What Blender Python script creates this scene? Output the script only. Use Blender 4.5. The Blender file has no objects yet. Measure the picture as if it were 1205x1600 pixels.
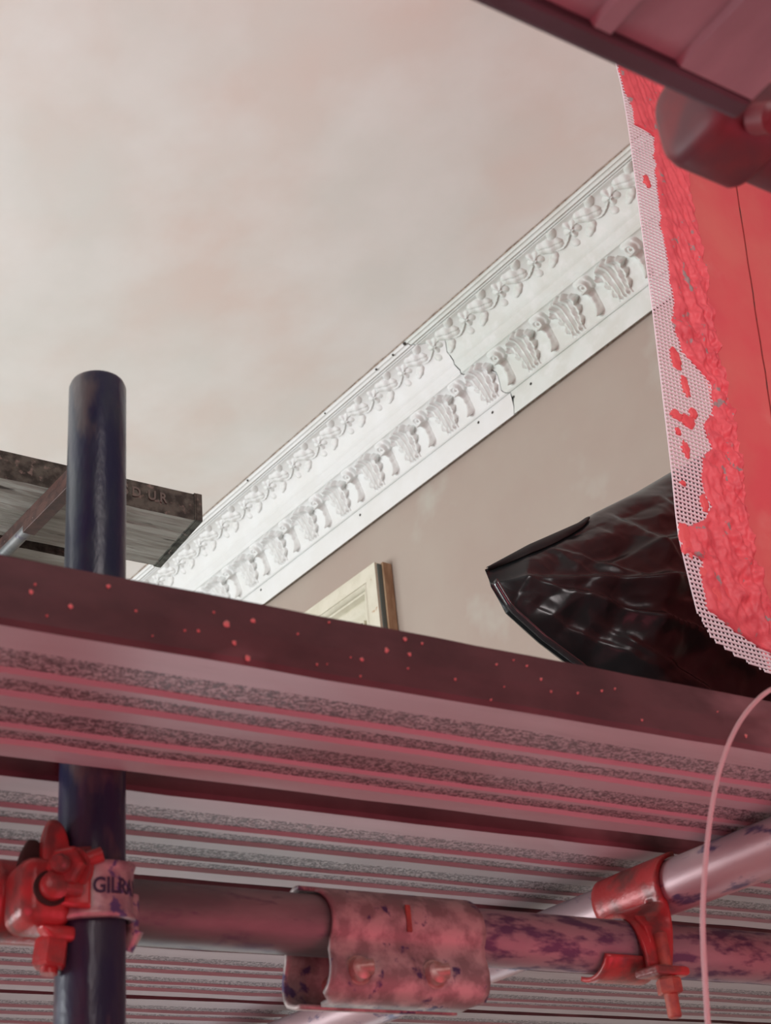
import bpy, bmesh, math, random
from mathutils import Vector, Matrix, noise
random.seed(7)
PI = math.pi
C = bpy.context.scene.collection
S = bpy.context.scene

# ------------------------------------------------------------------ camera, world, lights, exposure
CZ = 1.6                                     # eye height; all z below are relative to the eye
cam_d = bpy.data.cameras.new('camera'); cam = bpy.data.objects.new('camera', cam_d); C.objects.link(cam)
R = ((0.7932909664963486, -0.24863686912191402, -0.5557599749788946),
     (-0.6021758155481376, -0.45512817889530843, -0.6559288284138575),
     (-0.0898539350514198, 0.8550076304271748, -0.5107721823544062))
M4 = Matrix(R).to_4x4(); M4.translation = Vector((0, 0, CZ)); cam.matrix_world = M4
cam_d.sensor_fit = 'VERTICAL'; cam_d.sensor_height = 36.0; cam_d.sensor_width = 27.1
cam_d.lens = 2288.0 / 1600.0 * 36.0
cam_d.clip_start = 0.02
cam_d.dof.use_dof = True; cam_d.dof.focus_distance = 2.1; cam_d.dof.aperture_fstop = 15.0
S.camera = cam

S.view_settings.view_transform = 'Standard'; S.view_settings.look = 'None'
S.view_settings.exposure = 0.0; S.view_settings.gamma = 1.0
S.view_settings.use_curve_mapping = False

w = bpy.data.worlds.new('world'); S.world = w; w.use_nodes = True
bg = w.node_tree.nodes['Background']; bg.inputs[0].default_value = (0.80, 0.90, 1.0, 1); bg.inputs[1].default_value = 0.60

def light(name, kind, loc, target, energy, color, size=1.0, size_y=None, spread=None, blend=None, spot=None):
    d = bpy.data.lights.new(name, kind); o = bpy.data.objects.new(name, d); C.objects.link(o)
    o.location = (loc[0], loc[1], loc[2] + CZ)
    dirv = Vector(target) - Vector(loc)
    o.rotation_euler = dirv.to_track_quat('-Z', 'Y').to_euler()
    d.energy = energy; d.color = color
    if kind == 'AREA':
        d.size = size
        if size_y: d.shape = 'RECTANGLE'; d.size_y = size_y
        if spread: d.spread = math.radians(spread)
    else: d.shadow_soft_size = size
    if spot: d.spot_size = math.radians(spot); d.spot_blend = blend or .5
    return o
# daylight from the tall windows on the left of the room
light('window_daylight_near', 'AREA', (-3.4, 3.6, 0.2), (1.6, 4.4, 2.6), 235, (0.93, 0.97, 1.0), 1.6, 2.4)
light('window_daylight_far', 'AREA', (-3.4, 6.2, 0.2), (1.6, 5.4, 2.6), 150, (0.95, 0.98, 1.0), 1.6, 2.4)
# added area light, no window here: fills the scaffold underside from the right
light('window_daylight_right', 'AREA', (1.9, 3.0, -1.2), (0.7, 1.35, 0.4), 8.5, (0.82, 0.97, 1.0), 0.9, 0.9)
# unseen area lights added below the scaffold for its red cast, no real lamps
light('red_lamp_left', 'AREA', (-0.55, 0.35, -0.15), (0.45, 0.9, 0.45), 4.9, (1.0, 0.14, 0.22), 0.9, 0.9, 140)
light('red_lamp_right', 'AREA', (1.15, 0.10, -0.2), (0.9, 0.8, 0.45), 3.6, (1.0, 0.13, 0.22), 0.9, 0.9, 140)
light('bay_daylight', 'AREA', (0.1, -1.3, 1.3), (1.6, 1.0, 1.1), 9, (1.0, 0.90, 0.90), 1.0, 1.0, 90)  # added area light behind the viewer, brightens the red wall; no opening there

# ------------------------------------------------------------------ materials
def new_mat(name):
    m = bpy.data.materials.new(name); m.use_nodes = True
    nt = m.node_tree; b = nt.nodes['Principled BSDF']; return m, nt, b
def coords(nt, scale=(1, 1, 1), rot=(0, 0, 0)):
    tc = nt.nodes.new('ShaderNodeTexCoord'); mp = nt.nodes.new('ShaderNodeMapping')
    mp.inputs['Scale'].default_value = scale; mp.inputs['Rotation'].default_value = rot
    nt.links.new(tc.outputs['Object'], mp.inputs[0]); return mp.outputs[0]
def tex_noise(nt, vec, scale, detail=4, rough=.55, dist=0.0):
    n = nt.nodes.new('ShaderNodeTexNoise'); n.inputs['Scale'].default_value = scale
    n.inputs['Detail'].default_value = detail; n.inputs['Roughness'].default_value = rough
    n.inputs['Distortion'].default_value = dist
    nt.links.new(vec, n.inputs['Vector']); return n.outputs['Fac']
def ramp(nt, fac, stops):
    r = nt.nodes.new('ShaderNodeValToRGB'); e = r.color_ramp.elements
    while len(e) < len(stops): e.new(.5)
    for i, (p, c) in enumerate(stops):
        e[i].position = p; e[i].color = (c[0], c[1], c[2], 1) if not isinstance(c, (int, float)) else (c, c, c, 1)
    nt.links.new(fac, r.inputs[0]); return r.outputs[0]
def mix(nt, fac, a, b):
    m = nt.nodes.new('ShaderNodeMix'); m.data_type = 'RGBA'
    for s, v in ((m.inputs[6], a), (m.inputs[7], b)):
        if hasattr(v, 'links') or hasattr(v, 'is_linked'): nt.links.new(v, s)
        else: s.default_value = (v[0], v[1], v[2], 1)
    if hasattr(fac, 'is_linked'): nt.links.new(fac, m.inputs[0])
    else: m.inputs[0].default_value = fac
    return m.outputs[2]
def bump(nt, b, h, strength=.3, dist=.001):
    n = nt.nodes.new('ShaderNodeBump'); n.inputs['Strength'].default_value = strength
    n.inputs['Distance'].default_value = dist
    nt.links.new(h, n.inputs['Height']); nt.links.new(n.outputs[0], b.inputs['Normal'])
def setc(nt, b, c):
    if hasattr(c, 'is_linked'): nt.links.new(c, b.inputs['Base Color'])
    else: b.inputs['Base Color'].default_value = (c[0], c[1], c[2], 1)
def simple(name, col, rough=.6, metal=0.0, bscale=None, bstr=.3, bdist=.001):
    m, nt, b = new_mat(name); setc(nt, b, col); b.inputs['Roughness'].default_value = rough; b.inputs['Metallic'].default_value = metal
    if bscale: bump(nt, b, tex_noise(nt, coords(nt), bscale), bstr, bdist)
    return m
MT = {}
def two_tone(key, a, b_, scale, lo, hi, rough=.6, metal=0, sc=(1, 1, 1), third=None, bstr=.2, bdist=.001, bscale=None, detail=5, rot=(0, 0, 0)):
    m, nt, b = new_mat(key); v = coords(nt, sc, rot)
    f = ramp(nt, tex_noise(nt, v, scale, detail), [(lo, 0.0), (hi, 1.0)])
    c = mix(nt, f, a, b_)
    if third:
        col, s3, lo3, hi3 = third
        f3 = ramp(nt, tex_noise(nt, v, s3, 4), [(lo3, 0.0), (hi3, 1.0)]); c = mix(nt, f3, c, col)
    setc(nt, b, c); b.inputs['Roughness'].default_value = rough; b.inputs['Metallic'].default_value = metal
    bump(nt, b, tex_noise(nt, v, bscale or scale * 3, 4), bstr, bdist)
    MT[key] = m; return m
two_tone('ceiling_plaster', (.73, .72, .675), (.75, .655, .595), 1.7, .42, .66, .8, third=((.80, .785, .75), 2.8, .42, .72), sc=(1, .8, 1), bscale=14, bstr=.05, bdist=.002, detail=3)
two_tone('wall_plaster', (.37, .315, .265), (.35, .28, .235), 1.5, .4, .62, .75, third=((.40, .37, .32), 3.1, .58, .72), bscale=18, bstr=.08, bdist=.003, detail=5)
two_tone('cornice_new', (.71, .72, .705), (.68, .685, .66), 9, .4, .6, .55, bscale=60, bstr=.08)
two_tone('cornice_old', (.64, .675, .635), (.60, .62, .57), 9, .4, .6, .6, third=((.68, .70, .67), 22, .5, .7), bscale=60, bstr=.12)
two_tone('rough_edge', (.55, .45, .36), (.30, .22, .17), 60, .4, .6, .9, bstr=.5, bdist=.003)
two_tone('navy_paint', (.010, .016, .052), (.022, .036, .058), 28, .45, .6, .30, sc=(1, 1, .35), third=((.075, .075, .08), 22, .56, .64), bscale=60, bstr=.7, bdist=.002)
two_tone('ledger_metal', (.13, .14, .14), (.22, .22, .215), 22, .4, .6, .50, metal=.25, sc=(.35, 1, 1), third=((.10, .09, .12), 60, .56, .66), bscale=90, bstr=.25)
two_tone('purple_metal', (.22, .20, .22), (.30, .27, .28), 22, .4, .6, .52, metal=.2, sc=(.35, 1, 1), third=((.085, .06, .12), 75, .49, .60), bscale=90, bstr=.3)
two_tone('transom_metal', (.42, .30, .31), (.34, .26, .28), 18, .4, .6, .42, metal=.3, sc=(1, .4, 1), third=((.09, .07, .14), 60, .56, .65), bscale=90, bstr=.3)
two_tone('coupler_zinc', (.42, .38, .36), (.22, .19, .185), 45, .42, .58, .52, metal=.25, third=((.06, .045, .12), 55, .60, .66), bscale=120, bstr=.4)
two_tone('coupler_red', (.36, .045, .045), (.15, .055, .05), 40, .46, .64, .33, metal=.1, bscale=100, bstr=.8)
two_tone('coupler_grey', (.40, .36, .35), (.28, .22, .24), 70, .42, .58, .42, metal=.3, third=((.10, .09, .22), 90, .56, .62), bscale=120, bstr=.5)
two_tone('bolt_steel', (.36, .24, .20), (.45, .38, .34), 80, .4, .6, .4, metal=.4, bscale=150, bstr=.3)
two_tone('bolt_rust', (.34, .09, .06), (.22, .06, .05), 80, .4, .6, .6, metal=.1, bscale=150, bstr=.3)
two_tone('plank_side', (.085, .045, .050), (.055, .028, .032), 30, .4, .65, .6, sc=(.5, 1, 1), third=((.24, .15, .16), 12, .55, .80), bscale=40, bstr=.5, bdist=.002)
two_tone('plank_smooth', (.40, .38, .39), (.33, .31, .32), 20, .35, .65, .5, metal=.1, sc=(.12, 1, 1), third=((.30, .26, .27), 60, .6, .8), bscale=80, bstr=.15)
two_tone('overhead_board', (.33, .26, .28), (.25, .19, .21), 18, .4, .6, .6, sc=(1, .3, 1), bscale=40, bstr=.3)
two_tone('overhead_side', (.07, .05, .065), (.055, .035, .045), 14, .4, .6, .55, bscale=40, bstr=.3)
two_tone('overhead_red', (.16, .022, .030), (.09, .025, .035), 20, .4, .6, .5, bscale=50, bstr=.3)
two_tone('old_timber', (.42, .42, .37), (.27, .26, .22), 22, .42, .62, .85, sc=(.30, 2.2, 1), third=((.07, .06, .05), 30, .62, .68), bscale=50, bstr=.7, bdist=.004)
two_tone('old_timber_side', (.125, .135, .11), (.045, .048, .04), 55, .40, .60, .85, third=((.24, .21, .18), 80, .58, .68), bscale=80, bstr=.8, bdist=.003)
two_tone('brown_steel', (.10, .05, .04), (.055, .03, .026), 60, .4, .6, .45, metal=.1, third=((.3, .2, .18), 120, .68, .72), bscale=120, bstr=.4)
two_tone('red_plaster', (.74, .105, .125), (.74, .17, .155), 5, .4, .62, .5, third=((.78, .24, .22), 9, .58, .75), bscale=30, bstr=.1, bdist=.002)
two_tone('red_render', (.80, .12, .145), (.68, .09, .115), 60, .45, .62, .55, third=((.34, .26, .26), 75, .63, .67), sc=(1, 1, .7), bscale=200, bstr=.5, bdist=.001)
two_tone('red_dab', (.82, .13, .14), (.76, .09, .11), 60, .45, .62, .6, bscale=200, bstr=.3)
two_tone('cream_paint', (.62, .59, .48), (.56, .53, .42), 20, .4, .6, .45, third=((.42, .27, .16), 26, .69, .73), bscale=70, bstr=.2)
two_tone('raw_wood', (.42, .28, .17), (.30, .18, .10), 40, .4, .6, .7, sc=(1, 1, .3), bscale=90, bstr=.4)
MT['green_seam'] = simple('green_seam', (.10, .13, .12), .6, 0, 90)
MT['mesh_fibre'] = simple('mesh_fibre', (.80, .69, .73), .6)
MT['hole_dark'] = simple('hole_dark', (.03, .025, .02), .9)
MT['letter_navy'] = simple('letter_navy', (.03, .03, .07), .6)
MT['letter_grey'] = simple('letter_grey', (.17, .165, .14), .8)
MT['floor_screed'] = simple('floor_screed', (.34, .32, .30), .8, 0, 20)
MT['tube_dark'] = simple('tube_dark', (.012, .010, .012), .8)
MT['speck'] = simple('speck', (.60, .28, .26), .6)
# rib strip with worn stipple
m, nt, b = new_mat('plank_stipple'); v = coords(nt, (.8, 1, 1), (0, 0, .5))
n1 = tex_noise(nt, v, 330, 2, .5, 1.2); f = ramp(nt, n1, [(.47, 0.0), (.53, 1.0)])
n2 = tex_noise(nt, coords(nt, (.15, 1, 1)), 14, 3); g = ramp(nt, n2, [(.35, (.40, .385, .39)), (.65, (.32, .30, .31))])
setc(nt, b, mix(nt, f, (.11, .10, .105), g)); b.inputs['Roughness'].default_value = .5; b.inputs['Metallic'].default_value = .1
bump(nt, b, f, .6, .001); MT['plank_stipple'] = m
# black polythene
m, nt, b = new_mat('black_polythene'); setc(nt, b, (.012, .016, .017)); b.inputs['Roughness'].default_value = .28
b.inputs['Specular IOR Level'].default_value = .45
bump(nt, b, tex_noise(nt, coords(nt), 16, 3, .5, 1.0), .25, .003); MT['black_polythene'] = m
MT['bag_inside'] = simple('bag_inside', (.004, .004, .004), .8)  # shade inside the bag mouth, painted as a near-black colour
MT['polythene_gloss'] = simple('polythene_gloss', (.03, .03, .032), .12)
MT['polythene_gloss'].node_tree.nodes['Principled BSDF'].inputs['Specular IOR Level'].default_value = 1.0
m, nt, b = new_mat('clear_plastic'); setc(nt, b, (.80, .62, .64)); b.inputs['Roughness'].default_value = .2
b.inputs['Transmission Weight'].default_value = .45; b.inputs['Alpha'].default_value = .8; MT['clear_plastic'] = m

# ------------------------------------------------------------------ mesh helpers
class MB:
    def __init__(s): s.v = []; s.f = []; s.m = []
    def add(s, vs, fs, mi=0):
        o = len(s.v); s.v += [tuple(p) for p in vs]; s.f += [tuple(i + o for i in f) for f in fs]; s.m += [mi] * len(fs)
    def box(s, lo, hi, mi=0):
        x0, y0, z0 = lo; x1, y1, z1 = hi
        s.add([(x0,y0,z0),(x1,y0,z0),(x1,y1,z0),(x0,y1,z0),(x0,y0,z1),(x1,y0,z1),(x1,y1,z1),(x0,y1,z1)],
              [(0,3,2,1),(4,5,6,7),(0,1,5,4),(1,2,6,5),(2,3,7,6),(3,0,4,7)], mi)
    def grid(s, rows, mi=0, keep=None, wrap=False):
        n = len(rows[0]); fs = []
        for i in range(len(rows) - 1):
            for j in range(n if wrap else n - 1):
                if keep and not keep(i, j): continue
                k = (j + 1) % n
                fs.append((i * n + j, i * n + k, (i + 1) * n + k, (i + 1) * n + j))
        s.add([p for r in rows for p in r], fs, mi)
    def loft(s, rings, mi=0, cap=True):
        n = len(rings[0]); o = len(s.v); s.grid(rings, mi, wrap=True)
        if cap:
            s.f.append(tuple(o + i for i in reversed(range(n)))); s.m.append(mi)
            s.f.append(tuple(o + (len(rings) - 1) * n + i for i in range(n))); s.m.append(mi)
    def tube(s, pts, r, n=24, mi=0, cap=True):
        pts = [Vector(p) for p in pts]; rings = []
        rs = r if isinstance(r, (list, tuple)) else [r] * len(pts)
        up = None
        for i, p in enumerate(pts):
            d = (pts[min(i + 1, len(pts) - 1)] - pts[max(i - 1, 0)]).normalized()
            if up is None: up = Vector((0, 0, 1)) if abs(d.z) < .9 else Vector((0, 1, 0))
            a = d.cross(up).normalized(); b2 = a.cross(d).normalized(); up = b2
            rings.append([p + (a * math.cos(t) + b2 * math.sin(t)) * rs[i] for t in [2 * PI * k / n for k in range(n)]])
        s.loft(rings, mi, cap)
    def hexa(s, c, axis, r, h, mi=0, n=6, ch=.85):
        c = Vector(c); axis = Vector(axis).normalized()
        s.tube([c, c + axis * h * .08, c + axis * h * .85, c + axis * h], [r * ch, r, r, r * ch], n, mi)

A = math.radians(-5.82)                       # plan angle of the scaffold to the room
def link(name, mb, mats, parent=None, base=(0, 0, 0), rot=0.0, smooth=None, solid=None, bevel=None, sub=0):
    bx, by, bz = base
    me = bpy.data.meshes.new(name)
    me.from_pydata([(x - bx, y - by, z - bz) for x, y, z in mb.v], [], mb.f)
    for k in (mats if isinstance(mats, (list, tuple)) else [mats]): me.materials.append(MT[k])
    me.polygons.foreach_set('material_index', mb.m)
    bm = bmesh.new(); bm.from_mesh(me)
    if solid is None: bmesh.ops.recalc_face_normals(bm, faces=bm.faces)
    bm.to_mesh(me); bm.free()
    if smooth is not None:
        for p in me.polygons: p.use_smooth = True
        me.set_sharp_from_angle(angle=math.radians(smooth))
    o = bpy.data.objects.new(name, me); C.objects.link(o)
    if parent: o.parent = parent
    else:
        c, s_ = math.cos(rot), math.sin(rot)
        o.location = (bx * c - by * s_, bx * s_ + by * c, bz + CZ); o.rotation_euler = (0, 0, rot)
    if bevel:
        q = o.modifiers.new('bevel', 'BEVEL'); q.width = bevel; q.segments = 2; q.limit_method = 'ANGLE'
    if solid:
        q = o.modifiers.new('solid', 'SOLIDIFY'); q.thickness = solid; q.offset = 0
    if sub:
        q = o.modifiers.new('sub', 'SUBSURF'); q.levels = sub; q.render_levels = sub
        for p in me.polygons: p.use_smooth = True
    return o
def tag(o, label=None, cat=None, group=None, kind=None):
    if label: o['label'] = label
    if cat: o['category'] = cat
    if group: o['group'] = group
    if kind: o['kind'] = kind
    return o
def root(name, base, rot, label=None, cat=None, group=None, kind=None):
    o = bpy.data.objects.new(name, None); C.objects.link(o); o.empty_display_size = .05
    c, s_ = math.cos(rot), math.sin(rot); bx, by, bz = base
    o.location = (bx * c - by * s_, bx * s_ + by * c, bz + CZ); o.rotation_euler = (0, 0, rot)
    return tag(o, label, cat, group, kind)
def copy_tree(o, parent=None):
    c = o.copy(); C.objects.link(c)
    if parent is not None: c.parent = parent
    for ch in list(o.children): copy_tree(ch, c)
    return c
def lerp_poly(pl, z):
    for (u0, z0), (u1, z1) in zip(pl, pl[1:]):
        if (z0 - z) * (z1 - z) <= 0 and z0 != z1:
            return u0 + (u1 - u0) * (z - z0) / (z1 - z0)
    return pl[0][0] if z > pl[0][1] else pl[-1][0]

# ------------------------------------------------------------------ room shell
D = 2.6; H = 2.701
mb = MB(); mb.box((-3.6, -1.6, H), (D + .15, 8.2, H + .1)); o = link('ceiling', mb, 'ceiling_plaster', base=(0, 3, H)); tag(o, kind='structure')
mb = MB(); mb.box((D, -1.6, -CZ), (D + .15, 8.2, H)); o = link('wall_right', mb, 'wall_plaster', base=(D, 3, -CZ)); tag(o, kind='structure')
mb = MB(); mb.box((-3.6, 8.2, -CZ), (D + .15, 8.35, H + .1)); o = link('wall_back', mb, 'wall_plaster', base=(0, 8.2, -CZ)); tag(o, kind='structure')
mb = MB(); mb.box((-3.75, -1.6, -CZ - .1), (D + .15, 8.35, -CZ)); o = link('floor', mb, 'floor_screed', base=(0, 3, -CZ)); tag(o, kind='structure')
mb = MB(); mb.box((-3.75, -1.75, -CZ), (D + .15, -1.6, H + .1)); o = link('wall_near', mb, 'wall_plaster', base=(0, -1.7, -CZ)); tag(o, kind='structure')
mb = MB(); mb.box((-1.45, -1.6, -CZ), (-1.3, .55, H)); o = link('wall_bay', mb, 'red_plaster', base=(-1.4, -.5, -CZ)); tag(o, kind='structure')
# left wall with two tall window openings
mb = MB(); x0, x1 = -3.75, -3.6
ys = [-1.6, 2.6, 4.6, 5.2, 7.2, 8.35]
mb.box((x0, ys[0], -CZ), (x1, ys[1], H + .1)); mb.box((x0, ys[2], -CZ), (x1, ys[3], H + .1)); mb.box((x0, ys[4], -CZ), (x1, ys[5], H + .1))
for a, c in ((ys[1], ys[2]), (ys[3], ys[4])):
    mb.box((x0, a, -CZ), (x1, c, -1.2)); mb.box((x0, a, 1.7), (x1, c, H + .1))
o = link('wall_left', mb, 'wall_plaster', base=(-3.6, 3, -CZ)); tag(o, kind='structure')
for i, (a, c) in enumerate(((ys[1], ys[2]), (ys[3], ys[4]))):
    mb = MB()
    for y in (a, (a + c) / 2 - .03, c - .06): mb.box((-3.7, y, -1.2), (-3.64, y + .06, 1.7))
    for z in (-1.2, .22, 1.64): mb.box((-3.7, a, z), (-3.64, c, z + .06))
    o = link('window_%d' % (i + 1), mb, 'cream_paint', base=(-3.67, a, -1.2)); tag(o, kind='structure')

# ------------------------------------------------------------------ cornice: two lengths meeting at a crack
# profile: (projection from wall, k) -> height z = k * (D - p)
PR = [(.004, .9195), (.020, .9200), (.020, .9500), (.026, .9515), (.030, .9540), (.031, .957), (.036, .972), (.046, .990), (.060, 1.005), (.076, 1.016), (.086, 1.022),
      (.092, 1.0245), (.092, 1.030), (.097, 1.034), (.102, 1.0385), (.108, 1.044), (.108, 1.050), (.116, 1.061), (.128, 1.074), (.142, 1.085), (.158, 1.096), (.176, 1.107), (.190, 1.1135),
      (.192, 1.1165), (.196, 1.1165), (.198, 1.1195), (.202, 1.1215), (.206, 1.1215), (.208, 1.1255), (.212, 1.128), (.216, 1.129), (.218, 1.1325), (.221, 1.1345)]
PZ = [(p, min(k * (D - p), H - .001), k) for p, k in PR]
def crack(k):
    pts = [(.90, 2.436), (.945, 2.415), (.96, 2.45), (.988, 2.444), (1.010, 2.475), (1.020, 2.545), (1.043, 2.552), (1.07, 2.56), (1.09, 2.535), (1.108, 2.60), (1.12, 2.625), (1.16, 2.68)]
    for (a, ya), (b_, yb) in zip(pts, pts[1:]):
        if a <= k <= b_: return ya + (yb - ya) * (k - a) / (b_ - a)
    return pts[-1][1]
def cornice(name, y_near, y_far, mats, drop):
    # refine profile
    prof = []
    for (p0, z0, k0), (p1, z1, k1) in zip(PZ, PZ[1:]):
        for q in range(3):
            t = q / 3; prof.append((p0 + (p1 - p0) * t, z0 + (z1 - z0) * t, k0 + (k1 - k0) * t))
    prof.append(PZ[-1])
    rows = []; N = 14
    for i in range(N + 1):
        row = []
        for j, (p, z, k) in enumerate(prof):
            ya = y_near(k); yb = y_far(k); t = i / N
            y = ya + (yb - ya) * t
            dz = -drop if p < .215 else 0
            row.append((D - p, y, z + dz * .5))
        row.append((D + .0, row[-1][1], H)); row.insert(0, (D + .0, row[0][1], row[0][2]))
        rows.append(row)
    mb = MB(); mb.loft(rows)
    return link(name, mb, mats, base=(D - .1, 2.5, 2.4), smooth=25)
t1 = cornice('trim_1', lambda k: .95, lambda k: crack(k) - .0015, 'cornice_old', 0.0); tag(t1, kind='structure')
t2 = cornice('trim_2', lambda k: crack(k) + .0015, lambda k: 8.2, 'cornice_new', 0.003); tag(t2, kind='structure')
BASE = (D - .1, 2.5, 2.4)
def prof_at(k):
    for i in range(len(PZ) - 1):
        p0, z0, k0 = PZ[i]; p1, z1, k1 = PZ[i + 1]
        if k0 <= k <= k1 and k1 > k0:
            t = (k - k0) / (k1 - k0); return p0 + (p1 - p0) * t, z0 + (z1 - z0) * t
    return PZ[-1][:2]
NX, NZ = -.62, -.78                            # outward direction for relief (into the room and down)
def relief(name, y0, y1, ka, kb, h, mat, ny=44, nk=44, nrm=(NX, NZ), parent=None):
    """heightfield on the moulding: h(y, t) in metres, below 0 is sunk out of sight"""
    rows = []
    for i in range(nk + 1):
        t = i / nk; p, z = prof_at(ka + (kb - ka) * t); row = []
        for j in range(ny + 1):
            y = y0 + (y1 - y0) * j / ny; e = h(y, t)
            lean = LEAN * (t - .5)
            row.append((D - p + nrm[0] * e, y + lean, z + nrm[1] * e))
        rows.append(row)
    def keep(i, j):
        return True
    mb = MB(); mb.grid(rows)
    bxx = (D - .1, (y0 + y1) / 2, 2.4)
    o = link(name, mb, mat, base=bxx, smooth=60)
    if parent: o.parent = parent; o.location = (bxx[0] - BASE[0], bxx[1] - BASE[1], 0)
    return o
LEAN = 0.0
def leaf_h(y, t):                              # acanthus leaf: fingers fan out from the foot, tip curls forward
    s = y / .058
    fan = .50 + .50 * min(1, t / .75)
    phi = s / fan
    if abs(phi) > 1.02: return -.006
    tmax = 1.0 - .26 * phi * phi - .055 * (1 - abs(math.cos(PI * 2.5 * phi)))
    if t > tmax: return -.006
    side = .88 + .12 * math.cos(2 * PI * 4.2 * t)
    if abs(phi) > side: return -.006
    curl = math.exp(-((tmax - t) / .13) ** 2)
    body = .007 + .013 * math.sin(PI * min(1, t * .6 + .05)) * (1 - .3 * phi * phi) + .014 * curl
    flute = .0042 * math.cos(2 * PI * phi * 2.5) + .0014 * math.cos(2 * PI * phi * 7.5)
    lobe = .0022 * math.cos(2 * PI * (2.6 * t - .9 * abs(phi))) * min(1, abs(phi) * 2.2)
    e = min(1, (side - abs(phi)) * 9, (tmax - t) * 26)
    return (body + flute + lobe) * max(0, e) ** .5 * min(1, t / .1) - .001
def scroll_h(y, t):                            # narrow scrolled bracket between leaves: volute on top, small one at foot
    s = y / .030
    top = math.exp(-((t - .80) / .16) ** 4) * max(0, 1 - s * s * .9)
    r = math.hypot(y, (t - .80) * .12)
    vol = .0045 * math.cos(2 * PI * r / .013)
    stem = max(0, 1 - (s / .55) ** 2) if .10 < t < .72 else 0
    wid = .95 - .30 * math.sin(PI * min(1, t))
    if abs(s) > wid and t < .6: stem = 0
    foot = math.exp(-(((t - .14) / .11) ** 2 + ((s - .05) / .5) ** 2) * 1.4)
    r2 = math.hypot(y - .001, (t - .14) * .12)
    h_ = .030 * top + (.012 + .010 * t) * stem + .018 * foot + vol * top + .003 * math.cos(2 * PI * r2 / .011) * foot
    h_ += (.0036 * math.cos(2 * PI * s * 1.5) + .0016 * math.cos(2 * PI * t * 7)) * stem
    return h_ - .003
def rin_h(y, t):                               # running leaf-and-flower motif, one repeat 0.150 m, y in -.075...075
    def ell(cy, ct, a, b_, ang):
        yy = y - cy; tt = (t - ct) * .10; c, s_ = math.cos(ang), math.sin(ang)
        u = (yy * c + tt * s_) / a; v = (-yy * s_ + tt * c) / b_; return u, v
    h_ = -.003
    u, v = ell(.040, .58, .031, .031, 0); r = math.hypot(u, v); an = math.atan2(v, u)
    pet = .74 + .26 * abs(math.cos(2.5 * an))
    if r < pet: h_ = max(h_, .0125 * (1 - (r / pet) ** 3) * (.75 + .25 * math.cos(5 * an)) + (.003 if r < .22 else -.0015))
    u, v = ell(-.024, .60, .044, .025, .35); r = math.hypot(u, v)
    if r < 1: h_ = max(h_, .0120 * (1 - r ** 3) + .0022 * math.cos(8 * u) - (.003 if abs(v) < .1 else 0))
    u, v = ell(-.004, .22, .027, .014, -.5); r = math.hypot(u, v)
    if r < 1: h_ = max(h_, .0105 * (1 - r ** 3) + .0012 * math.cos(9 * u))
    u, v = ell(-.055, .84, .024, .014, -.6); r = math.hypot(u, v)
    if r < 1: h_ = max(h_, .009 * (1 - r ** 2))
    st = .48 + .16 * math.sin(2 * PI * (y / .15 + .1)); d = abs(t - st) * .10
    if d < .0042: h_ = max(h_, .0075 * (1 - (d / .0042) ** 2))
    u, v = ell(.060, .20, .017, .012, .7); r = math.hypot(u, v)
    if r < 1: h_ = max(h_, .008 * (1 - r ** 2))
    return h_
PIT = .1847; protos = {}
def place_relief(kind, y, fn, half, ka, kb, nm, lean=0.0, **kw):
    global LEAN
    old = y < 2.46 if kind != 'rin' else y < 2.585
    key = (kind, old); par = t1 if old else t2
    if key not in protos:
        LEAN = lean; rel = relief(nm, -half, half, ka, kb, fn, 'cornice_old' if old else 'cornice_new', **kw); LEAN = 0
        protos[key] = rel; o = rel
    else:
        o = protos[key].copy(); C.objects.link(o)
    o.parent = par; o.location = (0, y - BASE[1], 0)
    return o
for i in range(17):
    ys_ = 1.851 + PIT * i
    place_relief('scroll', ys_, scroll_h, .031, .9545, 1.0235, 'scroll_bracket', lean=.014)
    place_relief('leaf', ys_ + PIT / 2, leaf_h, .060, .9545, 1.0235, 'acanthus_leaf', lean=.014)
for i in range(23):
    place_relief('rin', 1.823 - .040 + .151 * i, rin_h, .0755, 1.060, 1.1165, 'leaf_and_flower_motif', nrm=(-.42, -.90), ny=60, nk=36)
# screw holes
def wallpt(y, k):
    p, z = prof_at(k); return (D - p, y, z)
for y, k, par in ((2.342, .941, t1), (2.417, .941, t1), (2.511, .942, t2), (2.575, .943, t2), (3.173, .941, t2), (3.762, .943, t2)):
    x, y, z = wallpt(y, k); mb = MB()
    mb.tube([(x - .0012, y, z), (x + .004, y, z)], [.0045, .003], 12)
    o = link('screw_hole', mb, 'hole_dark', base=(x, y, z)); o.parent = par; o.location = (x - BASE[0], y - BASE[1], z - BASE[2])
for y, k, rr in ((2.640, 1.1305, .006), (2.700, 1.129, .004), (2.785, 1.129, .004), (3.52, 1.130, .004), (3.06, 1.130, .003)):
    x, y, z = wallpt(y, k); mb = MB()
    mb.tube([(x - .0015, y, z - .0015), (x + .002, y, z + .003)], [rr, rr * .6], 10)
    par = t1 if y < 2.68 else t2
    o = link('screw_hole', mb, 'hole_dark', base=(x, y, z)); o.parent = par; o.location = (x - BASE[0], y - BASE[1], z - BASE[2])
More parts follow.
